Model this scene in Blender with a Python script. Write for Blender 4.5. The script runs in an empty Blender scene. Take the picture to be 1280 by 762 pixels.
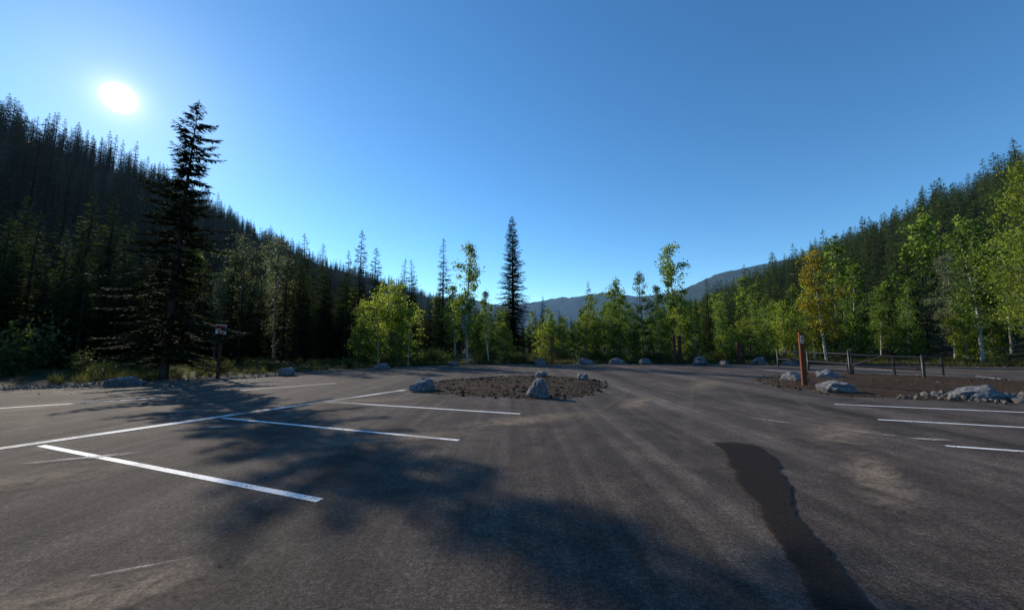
import bpy, bmesh, math, numpy as np
from mathutils import Vector, noise
R_ = np.random.default_rng
scene = bpy.context.scene
SUN_AZ, SUN_EL = math.radians(47.5), math.radians(24.8)
SUN = Vector((-math.sin(SUN_AZ)*math.cos(SUN_EL), math.cos(SUN_AZ)*math.cos(SUN_EL), math.sin(SUN_EL)))

# ------------------------------------------------------------------ node helpers
def new_mat(name):
    m = bpy.data.materials.new(name); m.use_nodes = True
    nt = m.node_tree; nt.nodes.clear()
    out = nt.nodes.new('ShaderNodeOutputMaterial')
    return m, nt, out
def N(nt, t, **kw):
    n = nt.nodes.new(t)
    for k, v in kw.items(): setattr(n, k, v)
    return n
def ramp(nt, src, stops):
    r = nt.nodes.new('ShaderNodeValToRGB'); e = r.color_ramp.elements
    while len(e) < len(stops): e.new(0.5)
    for el, (p, c) in zip(e, stops):
        el.position = p; el.color = (c[0], c[1], c[2], 1) if hasattr(c, '__len__') else (c, c, c, 1)
    nt.links.new(src, r.inputs[0]); return r.outputs[0]
def mixc(nt, a, b, fac, mode='MIX'):
    m = nt.nodes.new('ShaderNodeMix'); m.data_type = 'RGBA'; m.blend_type = mode
    for s, v in ((0, fac), (6, a), (7, b)):
        if isinstance(v, bpy.types.NodeSocket): nt.links.new(v, m.inputs[s])
        elif hasattr(v, '__len__'): m.inputs[s].default_value = (*v, 1)
        else: m.inputs[s].default_value = v
    return m.outputs[2]
def math_n(nt, op, a, b=None, clamp=False):
    m = nt.nodes.new('ShaderNodeMath'); m.operation = op; m.use_clamp = clamp
    for i, v in enumerate((a, b)):
        if v is None: continue
        if isinstance(v, bpy.types.NodeSocket): nt.links.new(v, m.inputs[i])
        else: m.inputs[i].default_value = v
    return m.outputs[0]
def noise_n(nt, scale, detail=4, rough=.55, vec=None, dist=0):
    n = N(nt, 'ShaderNodeTexNoise'); n.inputs['Scale'].default_value = scale
    n.inputs['Detail'].default_value = detail; n.inputs['Roughness'].default_value = rough
    n.inputs['Distortion'].default_value = dist
    if vec: nt.links.new(vec, n.inputs['Vector'])
    return n.outputs['Fac']
def objco(nt): return N(nt, 'ShaderNodeTexCoord').outputs['Object']
def bump(nt, h, strength, dist):
    b = N(nt, 'ShaderNodeBump'); b.inputs['Strength'].default_value = strength; b.inputs['Distance'].default_value = dist
    nt.links.new(h, b.inputs['Height']); return b.outputs[0]
def principled(nt, out, col, rough=.8, spec=.3, normal=None, metal=0):
    p = N(nt, 'ShaderNodeBsdfPrincipled')
    for nm, v in (('Base Color', col), ('Roughness', rough)):
        if isinstance(v, bpy.types.NodeSocket): nt.links.new(v, p.inputs[nm])
        else: p.inputs[nm].default_value = (*v, 1) if hasattr(v, '__len__') else v
    p.inputs['Specular IOR Level'].default_value = spec; p.inputs['Metallic'].default_value = metal
    if normal: nt.links.new(normal, p.inputs['Normal'])
    if out: nt.links.new(p.outputs[0], out.inputs[0])
    return p.outputs[0]
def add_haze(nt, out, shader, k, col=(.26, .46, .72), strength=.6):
    """aerial perspective: painted-in emission grows with world distance from the parking area"""
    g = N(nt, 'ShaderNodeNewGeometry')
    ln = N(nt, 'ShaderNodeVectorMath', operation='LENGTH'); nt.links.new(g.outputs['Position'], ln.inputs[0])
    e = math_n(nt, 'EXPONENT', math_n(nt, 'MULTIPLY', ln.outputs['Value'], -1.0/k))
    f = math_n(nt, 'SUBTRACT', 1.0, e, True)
    em = N(nt, 'ShaderNodeEmission'); em.inputs[0].default_value = (*col, 1); em.inputs[1].default_value = strength  # haze is a painted glow mixed into the surface material
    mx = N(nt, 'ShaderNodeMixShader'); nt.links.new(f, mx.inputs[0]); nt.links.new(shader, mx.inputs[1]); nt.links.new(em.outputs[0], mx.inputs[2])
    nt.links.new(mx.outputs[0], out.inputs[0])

# ------------------------------------------------------------------ materials
def m_asphalt():
    m, nt, out = new_mat('asphalt'); co = objco(nt)
    def lanes(sx, sy, det, rot=25.5):
        mp = N(nt, 'ShaderNodeMapping'); nt.links.new(co, mp.inputs[0])
        mp.inputs['Rotation'].default_value = (0, 0, math.radians(rot)); mp.inputs['Scale'].default_value = (sx, sy, 1)
        return noise_n(nt, 1.0, det, .6, mp.outputs[0])
    streak = lanes(3.2, .05, 5); lane = lanes(.62, .016, 3)
    patch = noise_n(nt, .30, 8, .70, co, .8); blot = noise_n(nt, 1.9, 7, .75, co, .6)
    sand = noise_n(nt, .55, 9, .72, co, 1.2)
    fine = noise_n(nt, 70, 3, .9, co); grit = noise_n(nt, 24, 5, .85, co)
    c = ramp(nt, patch, [(.25, (.060, .048, .041)), (.48, (.092, .075, .064)), (.62, (.115, .094, .079)), (.8, (.155, .127, .104))])
    c = mixc(nt, c, (.20, .160, .120), ramp(nt, sand, [(.56, 0), (.74, .55)]))
    c = mixc(nt, c, ramp(nt, streak, [(.3, .52), (.5, 1.0), (.72, 1.6)]), .6, 'MULTIPLY')
    c = mixc(nt, c, ramp(nt, lane, [(.38, .58), (.5, 1.0), (.62, 1.45)]), .62, 'MULTIPLY')
    c = mixc(nt, c, ramp(nt, blot, [(.3, .58), (.5, 1.0), (.68, 1.5)]), .75, 'MULTIPLY')
    c = mixc(nt, c, ramp(nt, fine, [(.32, .2), (.5, .9), (.66, 2.4)]), .7, 'MULTIPLY')
    c = mixc(nt, c, ramp(nt, grit, [(.36, .35), (.5, .95), (.64, 2.0)]), .75, 'MULTIPLY')
    h = math_n(nt, 'ADD', fine, grit)
    principled(nt, out, c, ramp(nt, patch, [(.3, .80), (.7, .97)]), .10, bump(nt, h, .9, .012)); return m
def m_paint():
    m, nt, out = new_mat('road_paint'); co = objco(nt)
    w = noise_n(nt, 26, 6, .8, co); w2 = noise_n(nt, 2.2, 3, .6, co)
    f = ramp(nt, math_n(nt, 'ADD', w, math_n(nt, 'MULTIPLY', w2, .35)), [(.56, 0), (.64, 1)])
    c = mixc(nt, (.16, .135, .12), (.80, .80, .78), f)
    principled(nt, out, c, .7, .2, bump(nt, w, .3, .004)); return m
def m_oldpaint():
    m, nt, out = new_mat('worn_road_paint'); co = objco(nt)
    w = noise_n(nt, 16, 8, .85, co); w2 = noise_n(nt, .9, 3, .6, co)
    f = ramp(nt, math_n(nt, 'ADD', w, math_n(nt, 'MULTIPLY', w2, .8)), [(.78, 0), (1.02, 1)])
    c = mixc(nt, (.17, .15, .13), (.74, .74, .72), f)
    principled(nt, out, c, .8, .2); return m
def m_sheet(name, col, rough, alpha, nscale=3., lo=.42, hi=.62, spec=.1, ew=.3, soft=True):
    m, nt, out = new_mat(name); tc = N(nt, 'ShaderNodeTexCoord')
    s = N(nt, 'ShaderNodeSeparateXYZ'); nt.links.new(tc.outputs['UV'], s.inputs[0])
    def edge(v):
        a = math_n(nt, 'MULTIPLY', v, math_n(nt, 'SUBTRACT', 1.0, v)); return math_n(nt, 'MULTIPLY', a, 4.0, True)
    if soft: e = math_n(nt, 'MULTIPLY', edge(s.outputs[0]), edge(s.outputs[1]))
    else:
        e = edge(s.outputs[1])
        e = math_n(nt, 'MULTIPLY', e, ramp(nt, s.outputs[0], [(0, 0), (.06, 1)]))
    n1 = noise_n(nt, nscale, 9, .78, tc.outputs['Object'], .8 if soft else .3)
    v = math_n(nt, 'ADD', n1, math_n(nt, 'MULTIPLY', math_n(nt, 'SUBTRACT', e, .6), ew))
    a = ramp(nt, v, [(lo, 0), (hi, 1)])
    if soft: a = math_n(nt, 'MULTIPLY', a, e)
    a = math_n(nt, 'MULTIPLY', a, alpha)
    f = noise_n(nt, 40, 4, .9, tc.outputs['Object'])
    cc = mixc(nt, col, ramp(nt, f, [(.34, .3), (.5, .95), (.66, 2.0)]), .75, 'MULTIPLY')
    sh = principled(nt, None, cc, rough, spec)
    t = N(nt, 'ShaderNodeBsdfTransparent'); mx = N(nt, 'ShaderNodeMixShader')
    nt.links.new(a, mx.inputs[0]); nt.links.new(t.outputs[0], mx.inputs[1]); nt.links.new(sh, mx.inputs[2])
    nt.links.new(mx.outputs[0], out.inputs[0]); return m
def m_dirt(name, a, b, c3, sc=6.):
    m, nt, out = new_mat(name); co = objco(nt)
    n1 = noise_n(nt, sc, 8, .7, co); n2 = noise_n(nt, sc*.12, 4, .6, co); n3 = noise_n(nt, sc*7, 3, .8, co)
    c = ramp(nt, n1, [(.3, a), (.5, b), (.72, c3)])
    c = mixc(nt, c, ramp(nt, n2, [(.3, .65), (.7, 1.35)]), .7, 'MULTIPLY')
    c = mixc(nt, c, ramp(nt, n3, [(.3, .55), (.7, 1.5)]), .6, 'MULTIPLY')
    principled(nt, out, c, .95, .1, bump(nt, math_n(nt, 'ADD', n1, n3), .9, .05)); return m
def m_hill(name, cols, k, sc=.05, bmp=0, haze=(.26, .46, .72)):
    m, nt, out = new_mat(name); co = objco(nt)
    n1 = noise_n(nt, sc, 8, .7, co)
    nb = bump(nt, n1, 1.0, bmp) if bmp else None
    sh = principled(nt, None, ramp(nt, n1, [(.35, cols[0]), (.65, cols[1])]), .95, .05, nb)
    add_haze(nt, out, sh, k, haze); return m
def m_bark(name, a, b, sc=9.):
    m, nt, out = new_mat(name); co = objco(nt)
    mp = N(nt, 'ShaderNodeMapping'); nt.links.new(co, mp.inputs[0]); mp.inputs['Scale'].default_value = (1, 1, .35)
    n1 = noise_n(nt, sc, 6, .7, mp.outputs[0])
    principled(nt, out, ramp(nt, n1, [(.35, a), (.62, b)]), .9, .1, bump(nt, n1, .8, .03)); return m
def m_aspenbark():
    m, nt, out = new_mat('aspen_bark'); co = objco(nt)
    mp = N(nt, 'ShaderNodeMapping'); nt.links.new(co, mp.inputs[0]); mp.inputs['Scale'].default_value = (1, 1, 4)
    n1 = noise_n(nt, 2.2, 5, .7, mp.outputs[0])
    principled(nt, out, ramp(nt, n1, [(.36, (.05, .045, .04)), (.46, (.32, .31, .27)), (.8, (.42, .40, .35))]), .8, .2); return m
def m_leaf(name, dark, light, trans, tf=.45, k=None, sc=.9, spec=.2, rough=.6, rv=.28):
    m, nt, out = new_mat(name); co = objco(nt)
    oi = N(nt, 'ShaderNodeObjectInfo')
    n1 = noise_n(nt, sc, 5, .75, co)
    v = math_n(nt, 'ADD', n1, math_n(nt, 'MULTIPLY', math_n(nt, 'SUBTRACT', oi.outputs['Random'], .5), rv))
    c = ramp(nt, v, [(.32, dark), (.7, light)])
    t = mixc(nt, ramp(nt, v, [(.3, .55), (.7, 1.25)]), trans, 1.0, 'MULTIPLY')
    d = principled(nt, None, c, rough, spec)
    tr = N(nt, 'ShaderNodeBsdfTranslucent'); nt.links.new(t, tr.inputs[0])
    mx = N(nt, 'ShaderNodeMixShader'); mx.inputs[0].default_value = tf
    nt.links.new(d, mx.inputs[1]); nt.links.new(tr.outputs[0], mx.inputs[2])
    if k: add_haze(nt, out, mx.outputs[0], k)
    else: nt.links.new(mx.outputs[0], out.inputs[0])
    return m
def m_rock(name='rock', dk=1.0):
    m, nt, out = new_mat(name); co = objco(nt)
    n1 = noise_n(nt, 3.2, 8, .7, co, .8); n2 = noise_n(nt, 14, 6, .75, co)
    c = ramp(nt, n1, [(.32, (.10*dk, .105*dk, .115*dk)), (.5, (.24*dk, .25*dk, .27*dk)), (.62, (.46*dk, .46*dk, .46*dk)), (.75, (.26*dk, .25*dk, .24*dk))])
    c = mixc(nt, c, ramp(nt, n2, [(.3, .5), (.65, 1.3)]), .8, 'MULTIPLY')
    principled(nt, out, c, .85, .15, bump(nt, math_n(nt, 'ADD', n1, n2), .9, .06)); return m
def m_plain(name, col, rough=.6, spec=.3, metal=0, sc=8., var=.35):
    m, nt, out = new_mat(name); co = objco(nt)
    n1 = noise_n(nt, sc, 5, .65, co)
    c = mixc(nt, col, ramp(nt, n1, [(.3, 1-var), (.7, 1+var)]), .8, 'MULTIPLY')
    principled(nt, out, c, rough, spec, bump(nt, n1, .2, .01), metal); return m

ASPH, PAINT, OLDP = m_asphalt(), m_paint(), m_oldpaint()
WET = m_sheet('damp_asphalt', (.024, .020, .018), .85, .86, 3.6, .36, .46, .08, .85, False)
DUST = m_sheet('dust_film', (.32, .25, .185), .95, .62, 2.6, .42, .68)
SCUFF = m_sheet('chalk_scuff', (.55, .51, .46), .9, .7, 9., .46, .66)
TYRE = m_sheet('tyre_track', (.21, .17, .14), .95, .30, 1.2, .3, .65)
GRAVEL = m_dirt('verge_gravel', (.05, .042, .034), (.105, .090, .074), (.18, .16, .135), 9.)
MULCH = m_dirt('island_soil', (.026, .017, .011), (.060, .041, .027), (.115, .082, .055), 7.)
FLOOR = m_dirt('meadow_ground', (.020, .020, .010), (.036, .038, .016), (.068, .064, .028), 1.2)
GRASSY = m_dirt('dry_grass_ground', (.06, .07, .02), (.11, .12, .035), (.17, .16, .06), 2.)
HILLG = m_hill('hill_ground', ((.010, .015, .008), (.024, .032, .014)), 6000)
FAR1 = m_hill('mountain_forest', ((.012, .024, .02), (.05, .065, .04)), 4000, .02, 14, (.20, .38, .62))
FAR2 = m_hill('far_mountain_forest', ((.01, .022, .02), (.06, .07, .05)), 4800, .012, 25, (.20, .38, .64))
BARK = m_bark('spruce_bark', (.030, .023, .018), (.085, .066, .05))
ABARK = m_aspenbark()
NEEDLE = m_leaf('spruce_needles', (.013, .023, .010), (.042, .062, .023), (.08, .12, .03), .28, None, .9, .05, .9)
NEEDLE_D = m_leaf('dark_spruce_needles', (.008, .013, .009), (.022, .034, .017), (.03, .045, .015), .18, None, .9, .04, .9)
NEEDLE_L = m_leaf('shade_painted_hill_needles', (.007, .013, .008), (.022, .036, .017), (.022, .036, .013), .18, 5500, .3, .0, 1.)  # darker needle copy, hillside shade put into the colour
NEEDLE_R = m_leaf('sun_painted_hill_needles', (.020, .036, .012), (.066, .094, .027), (.11, .16, .034), .32, 7000, .3, .02, .9, .5)  # lighter needle copy, sunlit tone painted into the colour
LEAF = m_leaf('aspen_leaves', (.045, .082, .018), (.105, .155, .034), (.25, .36, .055), .54, None, .9, .12, .7, .4)
LEAF_P = m_leaf('pale_poplar_leaves', (.07, .09, .045), (.15, .17, .09), (.22, .26, .12), .42)
LEAF_Y = m_leaf('yellow_aspen_leaves', (.12, .12, .014), (.26, .22, .026), (.66, .54, .05), .5)
LEAF_YG = m_leaf('bright_aspen_leaves', (.065, .105, .016), (.145, .185, .03), (.36, .45, .05), .55)
LEAF_S = m_leaf('shrub_leaves', (.022, .036, .010), (.065, .08, .024), (.14, .18, .035), .35)
BLADE = m_leaf('grass_blades', (.045, .055, .017), (.11, .11, .042), (.16, .17, .05), .4)
ROCK, ROCKD = m_rock('rock', .75), m_rock('shade_painted_rock', .55)  # second rock is a darker copy with shade put into its colour
PEB = m_plain('pebble', (.15, .135, .118), .9, .1, 0, 6., .5)
CLOD = m_plain('soil_clod', (.058, .040, .027), .95, .05, 0, 6., .6)
WOOD = m_plain('stained_wood', (.15, .052, .025), .8, .15, 0, 14., .4)
WOODD = m_plain('weathered_wood', (.055, .032, .022), .85, .15, 0, 14., .4)
STEEL = m_plain('black_steel', (.018, .017, .017), .45, .5, .3, 5., .3)
WHITE = m_plain('sign_white', (.70, .69, .66), .45, .3, 0, 3., .05)
RED = m_plain('sign_red', (.50, .045, .03), .45, .4, 0, 3., .08)
BLK = m_plain('sign_black', (.02, .02, .02), .5, .3, 0, 3., .1)

# ------------------------------------------------------------------ mesh helpers
class MB:
    def __init__(s): s.v=[]; s.f=[]; s.m=[]; s.sm=[]; s.n=0
    def add(s, v, f, mat=0, smooth=False):
        v = np.asarray(v, float).reshape(-1, 3); f = np.asarray(f, int).reshape(-1, 4)
        s.v.append(v); s.f.append(f+s.n); s.m.append(np.full(len(f), mat)); s.sm.append(np.full(len(f), smooth)); s.n += len(v)
    def diamonds(s, c, u, w, mat):
        q = np.stack([c-u, c+w, c+u*1.0, c-w], 1); n = len(c)
        s.add(q.reshape(-1, 3), np.arange(4*n).reshape(n, 4), mat)
    def tube(s, pts, rad, sides=6, mat=0):
        pts = np.asarray(pts, float); n = len(pts); V = []
        for i in range(n):
            t = pts[min(i+1, n-1)]-pts[max(i-1, 0)]; t /= np.linalg.norm(t)+1e-9
            a = np.cross(t, (0, 0, 1.) if abs(t[2]) < .8 else (1., 0, 0)); a /= np.linalg.norm(a)+1e-9; b = np.cross(t, a)
            ang = np.arange(sides)*2*math.pi/sides
            V.append(pts[i]+rad[i]*(np.cos(ang)[:, None]*a+np.sin(ang)[:, None]*b))
        F = [[i*sides+j, i*sides+(j+1)%sides, (i+1)*sides+(j+1)%sides, (i+1)*sides+j] for i in range(n-1) for j in range(sides)]
        s.add(np.concatenate(V), F, mat, True)
    def box(s, c, d, mat=0, rz=0, bev=0):
        x, y, z = [k/2 for k in d]; cs, sn = math.cos(rz), math.sin(rz)
        b = bev or min(x, y)*.08
        ring = [(-x+b, -y), (x-b, -y), (x, -y+b), (x, y-b), (x-b, y), (-x+b, y), (-x, y-b), (-x, -y+b)]
        lv = [(-z, 1-b/max(x, y)), (-z+b, 1), (z-b, 1), (z, 1-b/max(x, y))]
        V = []
        for zz, k in lv:
            for px, py in ring:
                px *= k; py *= k; V.append((c[0]+px*cs-py*sn, c[1]+px*sn+py*cs, c[2]+zz))
        F = [[l*8+j, l*8+(j+1)%8, (l+1)*8+(j+1)%8, (l+1)*8+j] for l in range(3) for j in range(8)]
        for o, rev in ((0, True), (24, False)):
            for q in ((0, 1, 2, 3), (0, 3, 4, 7), (4, 5, 6, 7)):
                F.append([o+i for i in (q[::-1] if rev else q)])
        s.add(V, F, mat)
    def mesh(s, name, mats):
        v = np.concatenate(s.v); f = np.concatenate(s.f); me = bpy.data.meshes.new(name)
        me.vertices.add(len(v)); me.vertices.foreach_set('co', v.astype(np.float32).ravel())
        me.loops.add(f.size); me.loops.foreach_set('vertex_index', f.astype(np.int32).ravel())
        me.polygons.add(len(f)); me.polygons.foreach_set('loop_start', (np.arange(len(f))*4).astype(np.int32))
        me.polygons.foreach_set('material_index', np.concatenate(s.m).astype(np.int32))
        for m in mats: me.materials.append(m)
        me.update(calc_edges=True)
        me.polygons.foreach_set('use_smooth', np.concatenate(s.sm).astype(bool))
        me.validate(); me.update(); return me
def obj(name, me, loc=(0, 0, 0), rz=0, sc=1, link=True):
    o = bpy.data.objects.new(name, me); o.location = loc; o.rotation_euler = (0, 0, rz)
    o.scale = (sc, sc, sc) if not hasattr(sc, '__len__') else sc
    if link: scene.collection.objects.link(o)
    return o
def nrm(a): return a/(np.linalg.norm(a, axis=-1, keepdims=True)+1e-9)

# ------------------------------------------------------------------ trees
def spruce(name, seed, H, R, levels, nb, step, twig, mats, low=.05, sparse=.0, power=.8, bare=0., lob=(.7, 1.15)):
    r = R_(seed); mb = MB()
    bend = r.normal(0, .012*H, 2)
    def tp(h): k = h/H; return np.array([bend[0]*k*k, bend[1]*k*k, h])
    hs = np.linspace(-.1, H, 12)
    mb.tube([tp(h) for h in hs], [max(.012, .013*H*(1-max(h, 0)/H)**.9) for h in hs], 7, 0)
    C = []; U = []; W = []
    lobe = r.uniform(lob[0], lob[1], 96)
    for i in range(levels):
        k = (i+.5)/levels; k = low+(1-low)*k**.97
        L0 = R*((1-k)**power)*(1-.35*math.exp(-((k-low)/.06)**1)) + .012*H*(1-k)**.3
        n = max(3, int(round(nb*(.55+.45*(1-k)))))
        a0 = r.uniform(0, 6.28)
        for j in range(n):
            if r.random() < sparse: continue
            az = a0+j*6.283/n+r.normal(0, .25)
            h = H*k+r.normal(0, .25*H/levels); h = min(h, H*.985)
            L = L0*r.uniform(.62, 1.12)*lobe[int((az % 6.283)/6.283*8)+8*int(k*11.9)] if i < levels-3 else L0*.9
            ang = -.28+.95*k**1.3+r.normal(0, .07)
            out = np.array([math.cos(az), math.sin(az), 0]); side = np.array([-out[1], out[0], 0])
            m = max(3, int(L/step)); s = (np.arange(m)+r.random(m)*.8)/m
            s0 = bare*(1-k); s = s0+(1-s0)*s
            def bp(s): s = np.asarray(s)[:, None]; return tp(h)+out*s*L*math.cos(ang)+np.array([0, 0, 1.])*(s*L*math.sin(ang)-.18*L*s**2+.16*L*s**4)
            P = bp(s)
            for sg in (-1, 1):
                mm = len(P); tl = twig*(1.15-.55*s[:, None])*r.uniform(.6, 1.2, (mm, 1))*min(1, .35+L/1.2)
                d = nrm(out*r.uniform(.45, 1.0, (mm, 1))+side*sg*r.uniform(.35, 1., (mm, 1))+np.array([0, 0, 1.])*(r.uniform(-.45, .12, (mm, 1))))
                nn = nrm(np.cross(d, nrm(np.array([0, 0, 1.])+r.normal(0, .45, (mm, 3)))))
                C.append(P+d*tl); U.append(d*tl); W.append(nn*tl*r.uniform(.16, .26, (mm, 1)))
            if L > .5*twig:
                pb = bp([0, .5, .95]); mb.tube(pb, [.008*L+.006, .006*L+.004, .003], 3, 0)
    mm = 14; hh = H*(1-.06*r.random((mm, 1))); d = nrm(np.concatenate([r.normal(0, .5, (mm, 2)), np.full((mm, 1), .8)], 1))
    P = np.array([tp(float(h)) for h in hh[:, 0]]); C.append(P+d*twig*.3); U.append(d*twig*.35); W.append(nrm(np.cross(d, r.normal(0, 1, (mm, 3))))*twig*.08)
    mb.diamonds(np.concatenate(C), np.concatenate(U), np.concatenate(W), 1)
    return mb.mesh(name, mats)

def aspen(name, seed, H, R, mats, limbs=26, per=42, leaf=.10, base=.28, sig=.27, width=.011, multi=1, top_r=.35):
    r = R_(seed); mb = MB(); C = []
    for st in range(multi):
        off = r.normal(0, .35, 2) if multi > 1 else np.zeros(2); Hs = H*(1 if st == 0 else r.uniform(.6, .92))
        lean = r.normal(0, .035, 2)*Hs + off*.8; wob = r.normal(0, .012*Hs, (2,)); ph = r.uniform(0, 6, 2)
        def tp(k): return np.array([off[0]+lean[0]*k+wob[0]*math.sin(ph[0]+5*k), off[1]+lean[1]*k+wob[1]*math.sin(ph[1]+4*k), Hs*k])
        ks = np.linspace(-.01, .97, 12)
        mb.tube([tp(k) for k in ks], [width*Hs*(1.05-max(k, 0))+.008 for k in ks], 8, 0)
        a = r.uniform(0, 6)
        nl = max(6, limbs//multi+4)
        for i in range(nl):
            k = base+(.97-base)*((i+r.random())/nl); kk = (k-base)/(1-base)
            prof = math.sin(min(1, kk*1.6+.25)*math.pi/2)*(1-kk)**.55+top_r*kk*(1-kk)
            L = R*prof*r.uniform(.45, 1.35)+.2; a += 2.4+r.normal(0, .4)
            el = r.uniform(.35, .95)+.3*kk
            out = np.array([math.cos(a)*math.cos(el), math.sin(a)*math.cos(el), math.sin(el)])
            p0 = tp(k); pts = [p0+out*L*t+np.array([0, 0, .12*L*t*t])+r.normal(0, .03*L, 3)*t for t in (0, .33, .66, 1)]
            mb.tube(pts, [.004*Hs*(1.1-k)+.008, .012, .008, .004], 4, 0)
            nc = max(2, int(L*2.6))
            for c in range(nc):
                t = .3+.75*(c+r.random())/nc; q = p0+out*L*t+r.normal(0, .18*R*.6, 3)
                mb.tube([p0+out*L*max(0, t-.3), q], [.006, .003], 3, 0)
                n = int(per*r.uniform(.3, 1.4)); C.append(q+r.normal(0, sig*r.uniform(.5, 1.25), (n, 3))*np.array([1, 1, .8]))
        n = int(per*1.5); C.append(tp(.98)+r.normal(0, sig*.8, (n, 3))*np.array([.8, .8, 1.6]))
    C = np.concatenate(C); n = len(C)
    d = nrm(r.normal(0, 1, (n, 3))); w = nrm(np.cross(d, r.normal(0, 1, (n, 3)))); sz = leaf*r.uniform(.55, 1.25, (n, 1))
    C[:, 2] = np.maximum(C[:, 2], .1)
    mb.diamonds(C, d*sz, w*sz*.72, 1)
    return mb.mesh(name, mats)

def shrub(name, seed, H, R, mats, stems=16, per=60, leaf=.07):
    r = R_(seed); mb = MB(); C = []
    for i in range(stems):
        a = r.uniform(0, 6.28); rr = R*math.sqrt(r.random()); h = H*(1-.5*(rr/R)**2)*r.uniform(.6, 1.05)
        p0 = np.array([math.cos(a)*rr*.25, math.sin(a)*rr*.25, 0]); p1 = np.array([math.cos(a)*rr, math.sin(a)*rr, h])
        mid = (p0+p1)/2+np.array([0, 0, .12*h]); mb.tube([p0, mid, p1], [.02, .012, .004], 4, 0)
        for t in np.linspace(.25, 1, 4):
            q = p0+(p1-p0)*t; C.append(q+r.normal(0, .16*H**.6, (int(per/4*r.uniform(.5, 1.4)), 3)))
    C = np.concatenate(C); C[:, 2] = np.abs(C[:, 2]); n = len(C)
    d = nrm(r.normal(0, 1, (n, 3))); w = nrm(np.cross(d, r.normal(0, 1, (n, 3)))); sz = leaf*r.uniform(.5, 1.3, (n, 1))
    mb.diamonds(C, d*sz, w*sz*.6, 1)
    return mb.mesh(name, mats)

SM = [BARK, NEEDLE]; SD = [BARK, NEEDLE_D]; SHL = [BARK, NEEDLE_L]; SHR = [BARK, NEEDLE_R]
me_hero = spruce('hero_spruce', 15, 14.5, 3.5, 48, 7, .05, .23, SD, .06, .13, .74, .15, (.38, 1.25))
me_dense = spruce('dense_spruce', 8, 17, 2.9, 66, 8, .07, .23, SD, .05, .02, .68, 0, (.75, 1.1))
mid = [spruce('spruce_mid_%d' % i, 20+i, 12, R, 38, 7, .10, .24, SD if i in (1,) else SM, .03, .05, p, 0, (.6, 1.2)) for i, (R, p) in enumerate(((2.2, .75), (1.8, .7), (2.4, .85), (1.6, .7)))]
PR = ((1.7, .9), (1.4, .65), (2.0, .9), (1.2, .7), (1.55, .6))
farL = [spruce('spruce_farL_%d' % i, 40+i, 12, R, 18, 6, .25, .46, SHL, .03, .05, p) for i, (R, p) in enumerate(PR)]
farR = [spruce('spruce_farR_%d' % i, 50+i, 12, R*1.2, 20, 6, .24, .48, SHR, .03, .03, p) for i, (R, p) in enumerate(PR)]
asp = [aspen('aspen_%d' % i, 60+i, 11, R, [ABARK, LEAF], lim, 46, .10, b, .27) for i, (R, lim, b) in enumerate(((2.0, 30, .2), (1.6, 26, .28), (2.4, 34, .15), (1.4, 24, .12)))]
aspP = [aspen('poplar_%d' % i, 80+i, 12, 2.3, [ABARK, LEAF_P], 36, 48, .085, .15, .28) for i in range(2)]
aspY = [aspen('yellow_aspen_%d' % i, 90+i, 11, 2.2, [ABARK, LEAF_Y], 32, 50, .09, .2, .28) for i in range(1)]
aspG = [aspen('bright_aspen_%d' % i, 95+i, 11, 2.5, [ABARK, LEAF_YG], 36, 60, .07, .22, .30) for i in range(2)]
aspB = [aspen('bushy_aspen_%d' % i, 100+i, 7, 1.9, [ABARK, LEAF_YG if i else LEAF], 44, 38, .09, .05, .27, .010, 3) for i in range(2)]
shr = [shrub('shrub_%d' % i, 110+i, 1.8, 1.2, [BARK, LEAF_S], 18, 80) for i in range(3)]

rng = R_(1)
def plant(name, me, protoH, lst):
    for i, (x, y, H) in enumerate(lst):
        m = me[i % len(me)] if isinstance(me, list) else me
        s = H/protoH; w = s*rng.uniform(.9, 1.12) if isinstance(me, list) else s
        o = obj(name, m, (x, y, -.05), rng.uniform(0, 6.28), (w, w, s))
        o.rotation_euler[0] = rng.normal(0, .012)
plant('spruce_tree', me_hero, 14.5, [(-16.9, 18.9, 14.6)])
plant('spruce_tree', me_dense, 17, [(.2, 45, 17.2)])
plant('spruce_tree', mid, 12, [(-49, 38, 16.8), (-43.3, 36, 14.2), (-47.7, 42, 19), (-49.4, 46, 20.2), (-36.8, 36, 13.2), (-33, 41, 13),
     (-26.5, 48, 16.1), (-25, 50, 15.1), (-20, 46, 13.3), (-20.1, 50, 16.9), (-10.9, 42, 11.2), (-7.6, 42, 13.6), (9.5, 48, 9.8),
     (3.6, 46, 7.6), (6.2, 50, 6.4), (28.2, 55, 11.4), (27, 58, 9), (31.8, 55, 9.1), (-29.5, 50, 14), (-31, 44, 12.5), (-22.5, 46, 12.5),
     (-8.8, 45, 9.6), (-13.5, 47, 12.5), (-40.5, 40, 14.8), (-44.8, 52, 19), (-17, 47, 13.8), (-24, 44, 11), (55, 46, 15), (49, 47, 13), (61, 44, 16), (44, 49, 12)])
plant('poplar_tree', aspP, 12, [(-26.9, 38, 12.7), (-24.6, 40, 13.0), (45.8, 40, 11.2), (-30, 39, 9)])
plant('aspen_tree', asp, 11, [(-4.1, 36, 10.9), (-2.2, 36, 6.7), (10.9, 42, 8.7), (15.1, 44, 9.7), (17.5, 42, 12.6), (37.5, 42, 10.4), (42, 44, 8.2),
     (40, 39, 8.2), (41.4, 34, 11.9), (-5.6, 38, 7.5), (13.2, 46, 8), (34.5, 44, 7.6), (19, 44, 7), (16.2, 43, 8.2)])
plant('yellow_aspen_tree', aspY, 11, [(30.9, 38, 11.3)])
plant('aspen_tree', aspG, 11, [(30.2, 21.6, 12.6), (36, 26.5, 8.5)])
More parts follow.
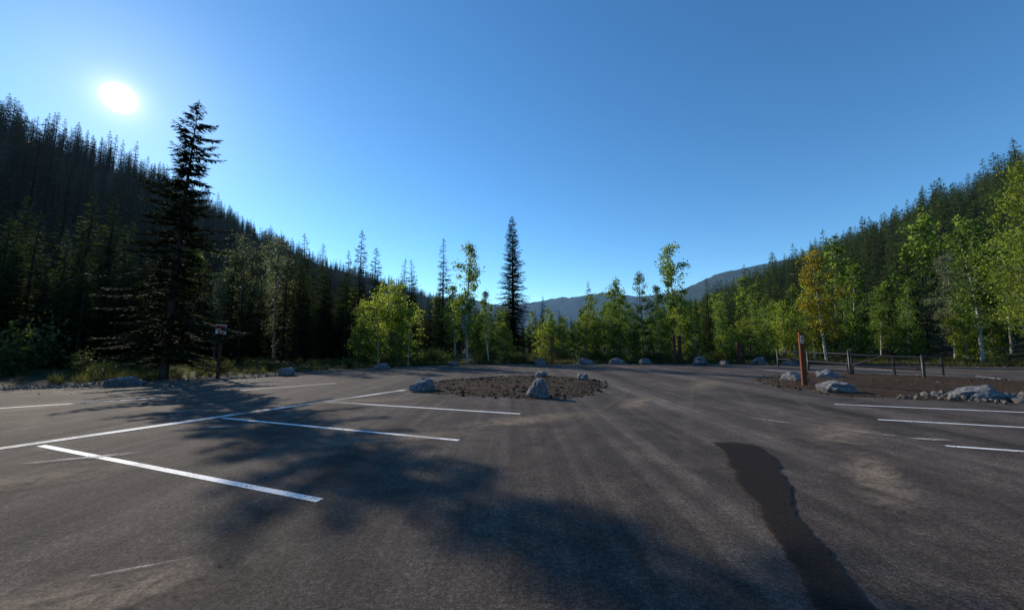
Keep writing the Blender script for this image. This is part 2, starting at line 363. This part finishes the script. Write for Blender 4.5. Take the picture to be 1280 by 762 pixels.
plant('young_aspen_tree', aspB, 7, [(-12.4, 32.5, 5.3), (-10.7, 32, 7.1), (9.2, 42, 6.8), (-9.4, 33.5, 6.2), (28.5, 44, 5.6), (31.4, 45, 6.6), (31, 40, 6.4),
     (7.2, 41, 5.2), (12.4, 40, 5.2), (20.5, 45, 6), (38.5, 38, 6), (43.5, 37, 5.5), (-.8, 37.5, 5), (3.2, 39, 4.2), (50, 40, 6), (24.5, 42, 4.5),
     (15.6, 39.5, 5.4), (18.4, 40, 5.8), (34.6, 39, 6.4), (33, 42, 7.2), (10.4, 38.8, 5.6), (26.4, 40.5, 4.6), (-3.2, 38.2, 5.2), (5.4, 41.5, 4.8), (22.4, 40.2, 4.4), (46.5, 39, 6)])
plant('shrub', shr, 1.8, [(-29, 22, 3.8), (-22.5, 20.5, 1.5), (-27, 19.5, 1.6)])

# ------------------------------------------------------------------ scatter with geometry nodes
def scatter(name, pts, scl, rot, idx, protos):
    col = bpy.data.collections.new(name+'_kit')
    for i, p in enumerate(protos):
        o = bpy.data.objects.new('%s_kit_%02d' % (name, i), p); col.objects.link(o)
    me = bpy.data.meshes.new(name); pts = np.asarray(pts, np.float32); n = len(pts)
    me.vertices.add(n); me.vertices.foreach_set('co', pts.ravel())
    for nm, t, v in (('scl', 'FLOAT', np.asarray(scl, np.float32)), ('rot', 'FLOAT', np.asarray(rot, np.float32)), ('idx', 'INT', np.asarray(idx, np.int32))):
        a = me.attributes.new(nm, t, 'POINT'); a.data.foreach_set('value', v)
    me.update(); o = obj(name, me)
    ng = bpy.data.node_groups.new(name, 'GeometryNodeTree')
    ng.interface.new_socket('Geometry', in_out='INPUT', socket_type='NodeSocketGeometry')
    ng.interface.new_socket('Geometry', in_out='OUTPUT', socket_type='NodeSocketGeometry')
    gi = ng.nodes.new('NodeGroupInput'); go = ng.nodes.new('NodeGroupOutput')
    ip = ng.nodes.new('GeometryNodeInstanceOnPoints'); ci = ng.nodes.new('GeometryNodeCollectionInfo')
    ci.inputs['Collection'].default_value = col; ci.inputs['Separate Children'].default_value = True; ci.inputs['Reset Children'].default_value = True
    def na(nm, t):
        x = ng.nodes.new('GeometryNodeInputNamedAttribute'); x.data_type = t; x.inputs['Name'].default_value = nm; return x.outputs['Attribute']
    cx = ng.nodes.new('ShaderNodeCombineXYZ')
    L = ng.links.new
    L(gi.outputs[0], ip.inputs['Points']); L(ci.outputs[0], ip.inputs['Instance']); ip.inputs['Pick Instance'].default_value = True
    L(na('idx', 'INT'), ip.inputs['Instance Index']); L(na('rot', 'FLOAT'), cx.inputs[2]); L(cx.outputs[0], ip.inputs['Rotation'])
    L(na('scl', 'FLOAT'), ip.inputs['Scale']); L(ip.outputs[0], go.inputs[0])
    md = o.modifiers.new('scatter', 'NODES'); md.node_group = ng
    return o

# ------------------------------------------------------------------ terrain
SP_L = np.array([(-150, -205, 84), (50, -212, 88), (150, -213, 89), (190, -209, 96), (230, -220, 98), (280, -235, 100), (330, -240, 103), (400, -247, 106), (480, -244, 105),
                 (560, -225, 107), (680, -200, 106), (900, -151, 102), (1400, -56, 92), (2000, 60, 70)], float)
SP_R = np.array([(-150, 190, 60), (100, 190, 61), (150, 198, 60), (200, 218, 62), (260, 228, 62), (330, 251, 64), (500, 272, 60), (700, 292, 58), (1100, 330, 46), (1600, 380, 20)], float)
def hz(x, y, S, W):
    xr = np.interp(y, S[:, 0], S[:, 1]); zr = np.interp(y, S[:, 0], S[:, 2])
    s = np.abs(x-xr)/W
    z = zr*np.clip(1-s, 0, 1)**1.05
    und = 1+.05*np.sin(x*.045+y*.021)+.04*np.sin(y*.05-x*.03+1.3)
    return z*np.where(s < .12, 1, und)
def hill(name, S, W, y0, y1, ny, nx, mat):
    ys = y0+(y1-y0)*np.linspace(0, 1, ny)**1.4; V = []
    for y in ys:
        xr = np.interp(y, S[:, 0], S[:, 1]); xs = xr+np.linspace(-W*1.02, W*1.02, nx)
        V.append(np.stack([xs, np.full(nx, y), hz(xs, y, S, W)-.3], 1))
    mb = MB(); F = [[i*nx+j, i*nx+j+1, (i+1)*nx+j+1, (i+1)*nx+j] for i in range(ny-1) for j in range(nx-1)]
    mb.add(np.concatenate(V), F, 0, True); return obj(name, mb.mesh(name, [mat]))
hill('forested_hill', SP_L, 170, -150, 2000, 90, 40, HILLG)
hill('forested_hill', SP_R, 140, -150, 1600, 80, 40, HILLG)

def forest(S, W, sgn, ybands, seed, hmean):
    r = R_(seed); P = []; Sc = []
    for (y0, y1, sp) in ybands:
        n = int((y1-y0)*W*1.2/(sp*sp)); y = r.uniform(y0, y1, n); t = r.uniform(-.15, 1.0, n)
        xr = np.interp(y, S[:, 0], S[:, 1]); x = xr+sgn*t*W
        z = hz(x, y, S, W)-.4; P.append(np.stack([x, y, z], 1))
        hh = np.clip(r.normal(hmean, hmean*.24, n), hmean*.4, hmean*1.6); Sc.append(hh/12)
    return np.concatenate(P), np.concatenate(Sc)
P, S = forest(SP_L, 170, 1, [(20, 160, 4.8), (160, 420, 5.0), (420, 900, 6.2), (900, 1900, 10)], 3, 12)
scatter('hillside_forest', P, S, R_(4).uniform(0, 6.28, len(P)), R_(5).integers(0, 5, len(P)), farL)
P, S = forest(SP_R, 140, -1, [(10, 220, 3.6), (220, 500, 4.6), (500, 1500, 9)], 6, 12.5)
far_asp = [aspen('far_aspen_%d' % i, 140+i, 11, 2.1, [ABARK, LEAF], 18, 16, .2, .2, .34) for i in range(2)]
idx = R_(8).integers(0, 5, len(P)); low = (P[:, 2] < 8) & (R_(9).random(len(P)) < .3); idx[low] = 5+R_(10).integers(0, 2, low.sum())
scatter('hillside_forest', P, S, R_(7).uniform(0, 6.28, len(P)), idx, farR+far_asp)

# valley-floor woodland behind the lot
r = R_(11); P = []; S = []; I = []
def woods(n, x0, x1, y0, y1, hfun, pasp):
    x = r.uniform(x0, x1, n); y = r.uniform(y0, y1, n)
    for a, b in zip(x, y):
        xe = a/b*60; h = hfun(xe)*(.45+.55*min(1, b/90))*r.uniform(.7, 1.2)
        isa = r.random() < pasp(xe)
        P.append((a, b, -.1)); S.append(h/(11 if isa else 12)); I.append((4+r.integers(0, 3)) if isa else r.integers(0, 4))
hf = lambda x: np.interp(x, [-80, -45, -25, -8, 5, 30, 50, 90], [19, 17, 14, 10, 8, 9.5, 12, 14])
pa = lambda x: np.interp(x, [-40, -10, 0, 30, 60], [.03, .12, .38, .32, .15])
woods(380, -75, 70, 54, 100, hf, pa); woods(100, 52, 95, 42, 90, hf, pa); woods(260, -90, 140, 100, 260, hf, pa)
scatter('mixed_woodland', P, S, r.uniform(0, 6.28, len(P)), I, mid+[asp[0], asp[2], asp[3]])
n = 600; P = np.stack([r.uniform(-60, 160, n), r.uniform(250, 900, n), np.full(n, -.1)], 1)
scatter('valley_woodland', P, r.uniform(.7, 1.2, n), r.uniform(0, 6.28, n), r.integers(0, 7, n), farR+far_asp)
P = []; S = []
for _ in range(360):
    x, y = r.uniform(-75, -20), r.uniform(24, 62)
    if (-x)*.74+y*.67 < 42: continue
    P.append((x, y, -.1)); S.append(min(12, r.uniform(5, 13))/12)
scatter('spruce_thicket', P, S, r.uniform(0, 6.28, len(P)), r.integers(0, 4, len(P)), mid)

# lot outline
LOT = [(-60, -30), (-60, 3), (-30, 9.5), (-18.7, 14.0), (-15.2, 15.9), (-13.0, 19.3), (-9.8, 25.3), (-6.5, 29.3), (-2.6, 31.4), (4, 32.4), (10.7, 32.9), (19, 32.6), (26, 31.6),
       (40, 28.6), (75, 22), (75, -30)]
P = []; S = []
edge = np.array(LOT[1:15])
def along(t):
    k = t*(len(edge)-1); i = min(int(k), len(edge)-2); p = edge[i]+(edge[i+1]-edge[i])*(k-i); d = edge[i+1]-edge[i]; d = d/np.linalg.norm(d); return p, np.array([-d[1], d[0]])
for _ in range(720):
    p, nn = along(r.random()); q = p+nn*r.uniform(4.0, 14)
    if q[0] > 27 and r.random() < .75: continue
    if q[0] < -11 and (r.random() < .75 or np.linalg.norm(q-np.array([-16.4, 18.8])) < 3.5): continue
    P.append((q[0], q[1], -.05)); S.append(r.uniform(.25, .9)*(.8 if q[0] > 0 else (.55 if q[0] < -11 else 1)))
scatter('shrub_thicket', P, S, r.uniform(0, 6.28, len(P)), r.integers(0, 3, len(P)), shr)

# ground sheets
def poly(name, pts, z, mat, jit=0, seg=.5, seed=0, fr=None):
    rr = R_(seed); V = []; fr = fr or (.39/jit if jit else 1)
    for i in range(len(pts)):
        a = np.array(pts[i], float); b = np.array(pts[(i+1) % len(pts)], float); L = np.linalg.norm(b-a); n = max(1, int(L/seg)) if jit else 1
        d = (b-a)/L; nn = np.array([-d[1], d[0]])
        for k in range(n):
            q = a+(b-a)*k/n
            if jit: q = q+nn*(jit*(1.2*noise.noise(Vector((q[0]*fr, q[1]*fr, seed)))+.8*noise.noise(Vector((q[0]*fr*3, q[1]*fr*3, seed))))+rr.normal(0, jit*.2))
            V.append((q[0], q[1], z))
    me = bpy.data.meshes.new(name); me.from_pydata(V, [], [list(range(len(V)))]); me.materials.append(mat); me.update()
    if me.polygons[0].normal.z < 0: me.flip_normals()
    return obj(name, me)
mb = MB(); mb.add([(-9000, -9000, -.06), (9000, -9000, -.06), (9000, 9000, -.06), (-9000, 9000, -.06)], [[0, 1, 2, 3]], 0)
obj('ground', mb.mesh('ground', [FLOOR]))
verge = []
for i in range(1, 15):
    t = (i-1)/13; p, nn = along(t); w = 3.6 if p[0] < -10 else 2.2
    verge.append(tuple(p+nn*w))
poly('gravel_verge', [LOT[0]]+verge+[LOT[15]], -.03, GRAVEL, .35, .6, 3)
poly('parking_lot', LOT, 0, ASPH, .10, .3, 4)
poly('meadow', [(29, 34.5), (75, 27), (95, 31), (95, 46), (60, 44), (38, 41)], -.025, GRASSY, .6, .8, 5)

def mound(name, pts, h, mat, seed):
    pts = np.array(pts, float); c = pts.mean(0); dens = []
    for i in range(len(pts)):
        a, b = pts[i], pts[(i+1) % len(pts)]
        for k in range(10): dens.append(a+(b-a)*k/10)
    dens = np.array(dens); n = len(dens); K = 18; V = []
    for j in range(K+1):
        k = j/K
        for i, q in enumerate(dens):
            jit = 1+.07*noise.noise(Vector((q[0]*.9, q[1]*.9, seed)))*2+.03*noise.noise(Vector((q[0]*3, q[1]*3, seed)))
            p = c+(q-c)*k*jit
            z = .006+h*(1-k**2.2)*(1+.5*noise.noise(Vector((p[0]*.8, p[1]*.8, seed+5))))+.05*(1-k**6)*abs(noise.noise(Vector((p[0]*4, p[1]*4, seed))))
            V.append((p[0], p[1], z))
    F = [[j*n+i, j*n+(i+1) % n, (j+1)*n+(i+1) % n, (j+1)*n+i] for j in range(K) for i in range(n)]
    mb = MB(); mb.add(V, F, 0, True); me = mb.mesh(name, [mat])
    if me.polygons[n*8].normal.z < 0: me.flip_normals()
    return obj(name, me)
ISL = [(-4.0, 15.2), (-2.6, 13.2), (.3, 11.9), (2.0, 12.2), (3.2, 14.2), (4.1, 17.2), (3.3, 19.6), (1.5, 20.8), (-1, 20.2), (-3.4, 17.6)]
ISR = [(13.4, 20.2), (11.0, 17.5), (10.4, 14.6), (10.9, 12.5), (14.5, 10.9), (20, 9.3), (25, 11), (24, 16), (22.5, 20), (17.6, 23.0)]
mound('soil_island', ISL, .05, MULCH, 2); mound('soil_island', ISR, .13, MULCH, 7)

def rock_mesh(name, seed, mat, sub=3, amp=.25, cuts=7):
    bm = bmesh.new(); bmesh.ops.create_icosphere(bm, subdivisions=sub, radius=1); r2 = R_(seed)
    pl = [(nrm(r2.normal(0, 1, 3)), r2.uniform(.55, .85)) for _ in range(cuts)]
    for v in bm.verts:
        p = np.array(v.co)
        for nn, d in pl:
            k = p@nn
            if k > d: p = p-nn*(k-d)*.92
        q = Vector(p); f = 1+amp*noise.noise(q*1.4+Vector((seed, 0, 0)))+amp*.35*noise.noise(q*4+Vector((seed, 3, 0)))+amp*.15*noise.noise(q*10)
        v.co = q*f
    me = bpy.data.meshes.new(name); bm.to_mesh(me); bm.free(); me.materials.append(mat)
    for p in me.polygons: p.use_smooth = False
    return me
pebs = [rock_mesh('pebble_%d' % i, 200+i, PEB, 1) for i in range(3)]; clods = [rock_mesh('clod_%d' % i, 210+i, CLOD, 1, .4) for i in range(3)]
def inside(p, poly_):
    c = False; n = len(poly_)
    for i in range(n):
        x1, y1 = poly_[i]; x2, y2 = poly_[(i+1) % n]
        if (y1 > p[1]) != (y2 > p[1]) and p[0] < (x2-x1)*(p[1]-y1)/(y2-y1)+x1: c = not c
    return c
for IS, n, h in ((ISL, 3400, .04), (ISR, 5600, .11)):
    P = []; S = []; a = np.array(IS); c = a.mean(0)
    while len(P) < n:
        q = r.uniform(a.min(0)-.3, a.max(0)+.3)
        if inside(c+(q-c)*r.uniform(.9, 1.04), IS):
            k = np.linalg.norm(q-c)/4.5; P.append((q[0], q[1], .01+max(0, h*(1-min(1, k)**2)))); S.append(r.lognormal(-3.8, .55))
    scatter('soil_clods', P, np.clip(S, .01, .09), r.uniform(0, 6.28, n), r.integers(0, 4, n), clods+pebs[:1])
P = []; S = []
for _ in range(9000):
    p, nn = along(r.random()); q = p+nn*(r.exponential(1.2)-.25)
    P.append((q[0], q[1], -.005)); S.append(min(.08, r.lognormal(-3.8, .5)))
for _ in range(260):
    q = (13.9+r.normal(.9, 1.0), 11.7+r.normal(.1, .45)); P.append((q[0], q[1], .05)); S.append(min(.16, r.lognormal(-2.8, .5)))
for _ in range(700):
    p, nn = along(r.random()); q = p-nn*r.exponential(2.0); P.append((q[0], q[1], .004)); S.append(min(.03, r.lognormal(-4.4, .4)))
scatter('gravel', P, S, r.uniform(0, 6.28, len(P)), r.integers(0, 3, len(P)), pebs)
def tuft(name, seed):
    r2 = R_(seed); mb = MB(); n = 46; a = r2.uniform(0, 6.28, n); b = np.stack([np.cos(a)*r2.uniform(0, .12, n), np.sin(a)*r2.uniform(0, .12, n), np.zeros(n)], 1)
    h = r2.uniform(.15, .42, (n, 1)); d = np.stack([np.cos(a)*.35, np.sin(a)*.35, np.ones(n)], 1)+r2.normal(0, .15, (n, 3))
    w = np.stack([-np.sin(a), np.cos(a), np.zeros(n)], 1)*.008
    mb.diamonds(b+d*h*.5, d*h*.5, w, 0); return mb.mesh(name, [BLADE])
tf = [tuft('tuft_%d' % i, 230+i) for i in range(3)]
P = []; S = []
for _ in range(4200):
    p, nn = along(r.random()); q = p+nn*(2.4+r.exponential(3.0))
    if q[0] < -10 and r.random() < .75: continue
    P.append((q[0], q[1], -.04)); S.append(r.uniform(.4, 1.2))
for _ in range(3500):
    q = (r.uniform(29, 75), r.uniform(28, 44))
    if inside(q, LOT): continue
    P.append((*q, -.03)); S.append(r.uniform(.5, 1.4))
scatter('grass', P, S, r.uniform(0, 6.28, len(P)), r.integers(0, 3, len(P)), tf)

# mountains
def mountain(name, ridge, depth, mat, amp, seed, nx=160, ny=30):
    R = np.array(ridge, float); t = np.linspace(0, 1, nx); k = np.linspace(0, 1, len(R)); V = []
    for j in range(ny+1):
        s = j/ny
        for i in range(nx):
            x = np.interp(t[i], k, R[:, 0]); y = np.interp(t[i], k, R[:, 1]); z = np.interp(t[i], k, R[:, 2])
            f = math.sin((1-s)*math.pi/2)**1.2 if s > 0 else 1
            nz = noise.fractal(Vector((x*.0032, (y-s*depth)*.0026, seed)), .8, 2.1, 6)
            zz = z*f+amp*nz*(.25+1.3*s)*f
            V.append((x*(1-s*depth/y*.6), y-s*depth, zz-2*s))
    F = [[j*nx+i, j*nx+i+1, (j+1)*nx+i+1, (j+1)*nx+i] for j in range(ny) for i in range(nx-1)]
    mb = MB(); mb.add(V, F, 0, True); me = mb.mesh(name, [mat])
    if me.polygons[10].normal.z < 0: me.flip_normals()
    return obj(name, me)
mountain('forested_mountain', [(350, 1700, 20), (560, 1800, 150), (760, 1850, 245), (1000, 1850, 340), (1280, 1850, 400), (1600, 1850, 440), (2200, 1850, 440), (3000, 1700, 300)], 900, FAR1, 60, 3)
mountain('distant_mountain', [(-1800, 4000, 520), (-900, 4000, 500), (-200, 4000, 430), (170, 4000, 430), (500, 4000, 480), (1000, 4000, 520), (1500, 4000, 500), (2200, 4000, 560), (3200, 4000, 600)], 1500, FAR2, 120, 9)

# ------------------------------------------------------------------ markings
def strip(name, p, q, w, z, mat):
    p = np.array(p, float); q = np.array(q, float); d = q-p; L = np.linalg.norm(d); d /= L; n = np.array([-d[1], d[0]])*w/2
    V = [(*(p-n), z), (*(q-n), z), (*(q+n), z), (*(p+n), z)]
    me = bpy.data.meshes.new(name); me.from_pydata(V, [], [(0, 1, 2, 3)]); me.materials.append(mat)
    ul = me.uv_layers.new(name='UVMap')
    for l, c in zip(ul.data, ((0, 0), (1, 0), (1, 1), (0, 1))): l.uv = c
    return obj(name, me)
for p, q in (((-7.60, 6.40), (-2.0, 4.19)), ((-6.45, 8.78), (-.91, 6.75)), ((-5.28, 11.26), (.19, 9.30)),
             ((8.88, 10.8), (14.3, 8.8)), ((7.99, 8.6), (13.4, 6.5)), ((6.98, 6.38), (12.4, 4.3)),
             ((24.8, 20.8), (22.0, 16.0)), ((25.2, 29), (24.6, 25.2)), ((17.1, 26.4), (17.2, 24.2)), ((30, 21), (27.5, 16)),
             ((-13.2, 10.1), (-10.9, 12.1)), ((-9.8, 14.1), (-7.6, 16.8))):
    strip('parking_line', p, q, .10, .004, PAINT)
strip('parking_divider_line', (-10.2, 1.9), (-3.9, 14.2), .24, .008, OLDP)
for p, q, w in (((-6.9, 5.3), (-5.3, 6.1), .30), ((-3.15, 2.75), (-2.3, 3.15), .05), ((6.0, 7.9), (7.2, 6.6), .16), ((5.1, 9.0), (6.1, 7.8), .14), ((6.7, 6.9), (7.6, 6.7), .3),
                ((-7.3, 4.6), (-6.7, 5.0), .12), ((-6.3, 7.6), (-5.2, 8.0), .2), ((-8.6, 9.2), (-7.6, 10), .3)):
    strip('chalk_scuff', p, q, w, .012, SCUFF)
for p, q, w in (((-1.8, 7.2), (2.6, 9.8), 1.4), ((-4, 6), (0, 7.6), .9), ((-7.5, 10.5), (-2, 12), 1.6), ((2.5, 9), (4.5, 13), 1.1), ((4.6, 6), (7.6, 8.6), 1.5), ((-9, 3.2), (-4, 5.6), 1.2),
                ((5.5, 3), (8, 5.4), 1.4), ((6, 13), (9.8, 19), 1.8), ((-4, 2), (-1.5, 3.2), 1.0), ((3.4, 3.5), (5.6, 6.4), .9)):
    strip('dust_patch', p, q, w, .016, DUST)
d = np.array([.43, .903])
for x0, w in ((.5, .30), (2.15, .30), (-1.7, .3), (3.6, .25)):
    p = np.array([x0, 1.5]); strip('tyre_track', p, p+d*22, w, .010, TYRE)
# damp run on the asphalt: ribbon whose wet edge is irregular
Lp = [(3.34, 6.75), (3.25, 6.1), (2.72, 4.85), (2.33, 3.75), (2.09, 3.08), (1.86, 2.5), (1.60, 1.9)]
Rp = [(3.90, 6.60), (3.74, 5.8), (3.22, 4.8), (2.66, 3.85), (2.46, 3.25), (2.24, 2.7), (2.02, 1.9)]
V = []
for i in range(len(Lp)):
    a, b = np.array(Lp[i]), np.array(Rp[i]); e = (b-a)*.30
    V += [(*(a-e*.8), .020), (*(b+e), .020)]
me = bpy.data.meshes.new('damp_stain'); me.from_pydata(V, [], [(2*i+2, 2*i+3, 2*i+1, 2*i) for i in range(len(Lp)-1)]); me.materials.append(WET)
ul = me.uv_layers.new(name='UVMap')
for pl in me.polygons:
    for li in pl.loop_indices:
        vi = me.loops[li].vertex_index; ul.data[li].uv = ((vi//2)/(len(Lp)-1), .0+1.0*(vi % 2))
obj('damp_stain', me)

# ------------------------------------------------------------------ boulders
def boulder(x, y, w, h, seed, mat=ROCK, dpt=None):
    me = rock_mesh('boulder', seed, mat, 4, .26, 9); rr = R_(seed)
    return obj('boulder', me, (x, y, h*.30), rr.uniform(0, 6.28), (w*.56, (dpt or w*.8)*.5, h*.62))
for i, b in enumerate(((-3.2, 14.0, .9, .48), (.83, 12.25, .78, .68), (3.3, 18.4, .8, .36), (1.5, 20.1, .75, .34), (6.2, 33.1, 1.5, .62), (2.4, 33.2, 1.3, .6),
                       (9.2, 33.6, 1.6, .62), (11.6, 33.6, 1.2, .7), (16.2, 33.3, 1.7, .75), (20.8, 32.8, 1.5, .75), (-4.7, 31, .9, .45), (-8.9, 26.6, 1.0, .5),
                       (-12.2, 21, 1.0, .46), (-15.6, 15.7, 1.05, .42), (12.6, 17.4, .9, .5), (11.1, 13.4, 1.05, .42), (15.3, 18.8, 1.1, .55), (14.0, 11.75, 1.15, .5),
                       (15.2, 11.6, .35, .25), (13.2, 12.2, .3, .2), (14.9, 12.3, .4, .25), (18, 32.9, .9, .4), (27.5, 31.2, 1.2, .4), (23, 31.9, 1.4, .5))):
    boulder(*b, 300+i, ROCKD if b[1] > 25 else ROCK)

# ------------------------------------------------------------------ furniture
def post_sign(name, x, y, h, w, wood, kind, rz):
    mb = MB(); mb.box((0, 0, h/2-.1), (w, w, h+.2), 0)
    mb.box((0, 0, h+.115), (w*.82, w*.82, .03), 0)
    if kind == 'sign':
        z = h-.22; mb.box((0, -w/2-.012, z), (.44, .02, .50), 1, 0, .003)
        mb.box((0, -w/2-.026, z+.13), (.41, .006, .20), 2, 0, .001)
        mb.box((0, -w/2-.026, z-.03), (.32, .006, .07), 2, 0, .001); mb.box((-.07, -w/2-.026, z-.15), (.08, .006, .12), 3, 0, .001); mb.box((.07, -w/2-.026, z-.15), (.12, .006, .12), 2, 0, .001)
    elif kind == 'marker':
        z = h-.30; mb.box((0, -w/2-.008, z), (w*.6, .012, .30), 1, 0, .002)
        mb.box((0, -w/2-.017, z+.05), (w*.42, .005, .12), 2, 0, .001); mb.box((0, -w/2-.017, z-.08), (w*.45, .005, .05), 3, 0, .001)
    for s in (-.6, .9): mb.tube([(0, -w/2-.002, h-.3+s*.12), (0, -w/2-.035, h-.3+s*.12)], [.010, .008], 6, 3)
    return obj(name, mb.mesh(name, [wood, WHITE, RED, BLK]), (x, y, 0), rz)
post_sign('parking_sign', -14.5, 19.2, 2.62, .14, WOODD, 'sign', .35)
post_sign('marker_post', 11.55, 15.4, 2.15, .16, WOOD, 'marker', -.35)
post_sign('marker_post', 3.4, 32.9, 2.4, .20, WOOD, 'plain', 0)
for x, y, h in ((14.2, 33.9, 2.5), (14.75, 34.0, 2.5), (19.5, 33.4, 1.9), (19.95, 33.5, 1.7)):
    post_sign('wooden_gate_post', x, y, h, .22, WOODD, 'plain', .1)
g = MB()
A, B, Cc = np.array([19.9, 18.8]), np.array([18.7, 21.5]), np.array([20.3, 29.6])
def P3(p, z): return (p[0], p[1], z)
for p, h in ((A, 1.15), (B, 1.35), ((B+Cc)/2, 1.25), (Cc, 1.35), (B+(.22, .1), 1.2)):
    g.tube([P3(p, -.1), P3(p, h), P3(p, h+.02)], [.065, .065, .02], 10)
for z0, z1 in ((1.02, 1.12), (.45, .50)):
    g.tube([P3(A, z0), P3(B, z1)], [.045, .045], 8)
for z in (1.15, .6): g.tube([P3(B, z), P3(Cc, z)], [.045, .045], 8)
g.tube([P3(A, .45), P3(A*.5+B*.5, 1.06)], [.028, .028], 8); g.tube([P3(B, .50), P3(A*.5+B*.5, 1.06)], [.028, .028], 8)
obj('steel_barrier_gate', g.mesh('steel_barrier_gate', [STEEL]))
g = MB(); D0, D1 = np.array([19.2, 22.2]), np.array([19.2, 22.2])+np.array([4.3, -1.0])
for p in (D0, (D0+D1)/2, D1): g.tube([P3(p, -.1), P3(p, 1.05)], [.05, .05], 8)
for z in (1.0, .55): g.tube([P3(D0, z), P3(D1, z)], [.04, .04], 8)
obj('steel_rail_fence', g.mesh('steel_rail_fence', [STEEL]))

# ------------------------------------------------------------------ light
w = bpy.data.worlds.new('sky'); scene.world = w; w.use_nodes = True; nt = w.node_tree; nt.nodes.clear()
out = N(nt, 'ShaderNodeOutputWorld'); bg = N(nt, 'ShaderNodeBackground')
sky = N(nt, 'ShaderNodeTexSky'); sky.sky_type = 'NISHITA'; sky.sun_disc = False; sky.sun_elevation = SUN_EL; sky.sun_rotation = -SUN_AZ
sky.altitude = 1400; sky.air_density = 1.0; sky.dust_density = .2; sky.ozone_density = 2.0
hs = N(nt, 'ShaderNodeHueSaturation'); hs.inputs['Saturation'].default_value = 1.20; nt.links.new(sky.outputs[0], hs.inputs['Color'])
sc_ = mixc(nt, hs.outputs[0], (1.02, 1.26, 1.30), 1.0, 'MULTIPLY')
nt.links.new(sc_, bg.inputs[0]); bg.inputs[1].default_value = .15
tc = N(nt, 'ShaderNodeTexCoord'); vn = N(nt, 'ShaderNodeVectorMath', operation='NORMALIZE'); nt.links.new(tc.outputs['Generated'], vn.inputs[0])
dt = N(nt, 'ShaderNodeVectorMath', operation='DOT_PRODUCT'); nt.links.new(vn.outputs[0], dt.inputs[0]); dt.inputs[1].default_value = SUN
c = math_n(nt, 'MAXIMUM', dt.outputs['Value'], 0.0)
disc = math_n(nt, 'MULTIPLY', math_n(nt, 'POWER', c, 14000.0), 9.0)
h1 = math_n(nt, 'MULTIPLY', math_n(nt, 'POWER', c, 1800.0), .45)
h2 = math_n(nt, 'MULTIPLY', math_n(nt, 'POWER', c, 150.0), .10)
tot = math_n(nt, 'ADD', math_n(nt, 'ADD', disc, h1), h2)
bg2 = N(nt, 'ShaderNodeBackground'); bg2.inputs[0].default_value = (1, .88, .68, 1); nt.links.new(tot, bg2.inputs[1])
ad = N(nt, 'ShaderNodeAddShader'); nt.links.new(bg.outputs[0], ad.inputs[0]); nt.links.new(bg2.outputs[0], ad.inputs[1]); nt.links.new(ad.outputs[0], out.inputs[0])
ld = bpy.data.lights.new('sun', 'SUN'); ld.energy = 5.0; ld.angle = math.radians(.5); ld.color = (1, .88, .72)
lo = bpy.data.objects.new('sun', ld); lo.rotation_euler = SUN.to_track_quat('Z', 'Y').to_euler(); lo.location = (0, 0, 50); scene.collection.objects.link(lo)

cd = bpy.data.cameras.new('camera'); cd.sensor_width = 36; cd.lens = 13.5; cd.clip_end = 20000; cd.clip_start = .05
co_ = bpy.data.objects.new('camera', cd); co_.location = (0, 0, 1.6); co_.rotation_euler = (math.radians(96.07), 0, 0)
scene.collection.objects.link(co_); scene.camera = co_
scene.view_settings.view_transform = 'Standard'; scene.view_settings.look = 'None'; scene.view_settings.exposure = 0
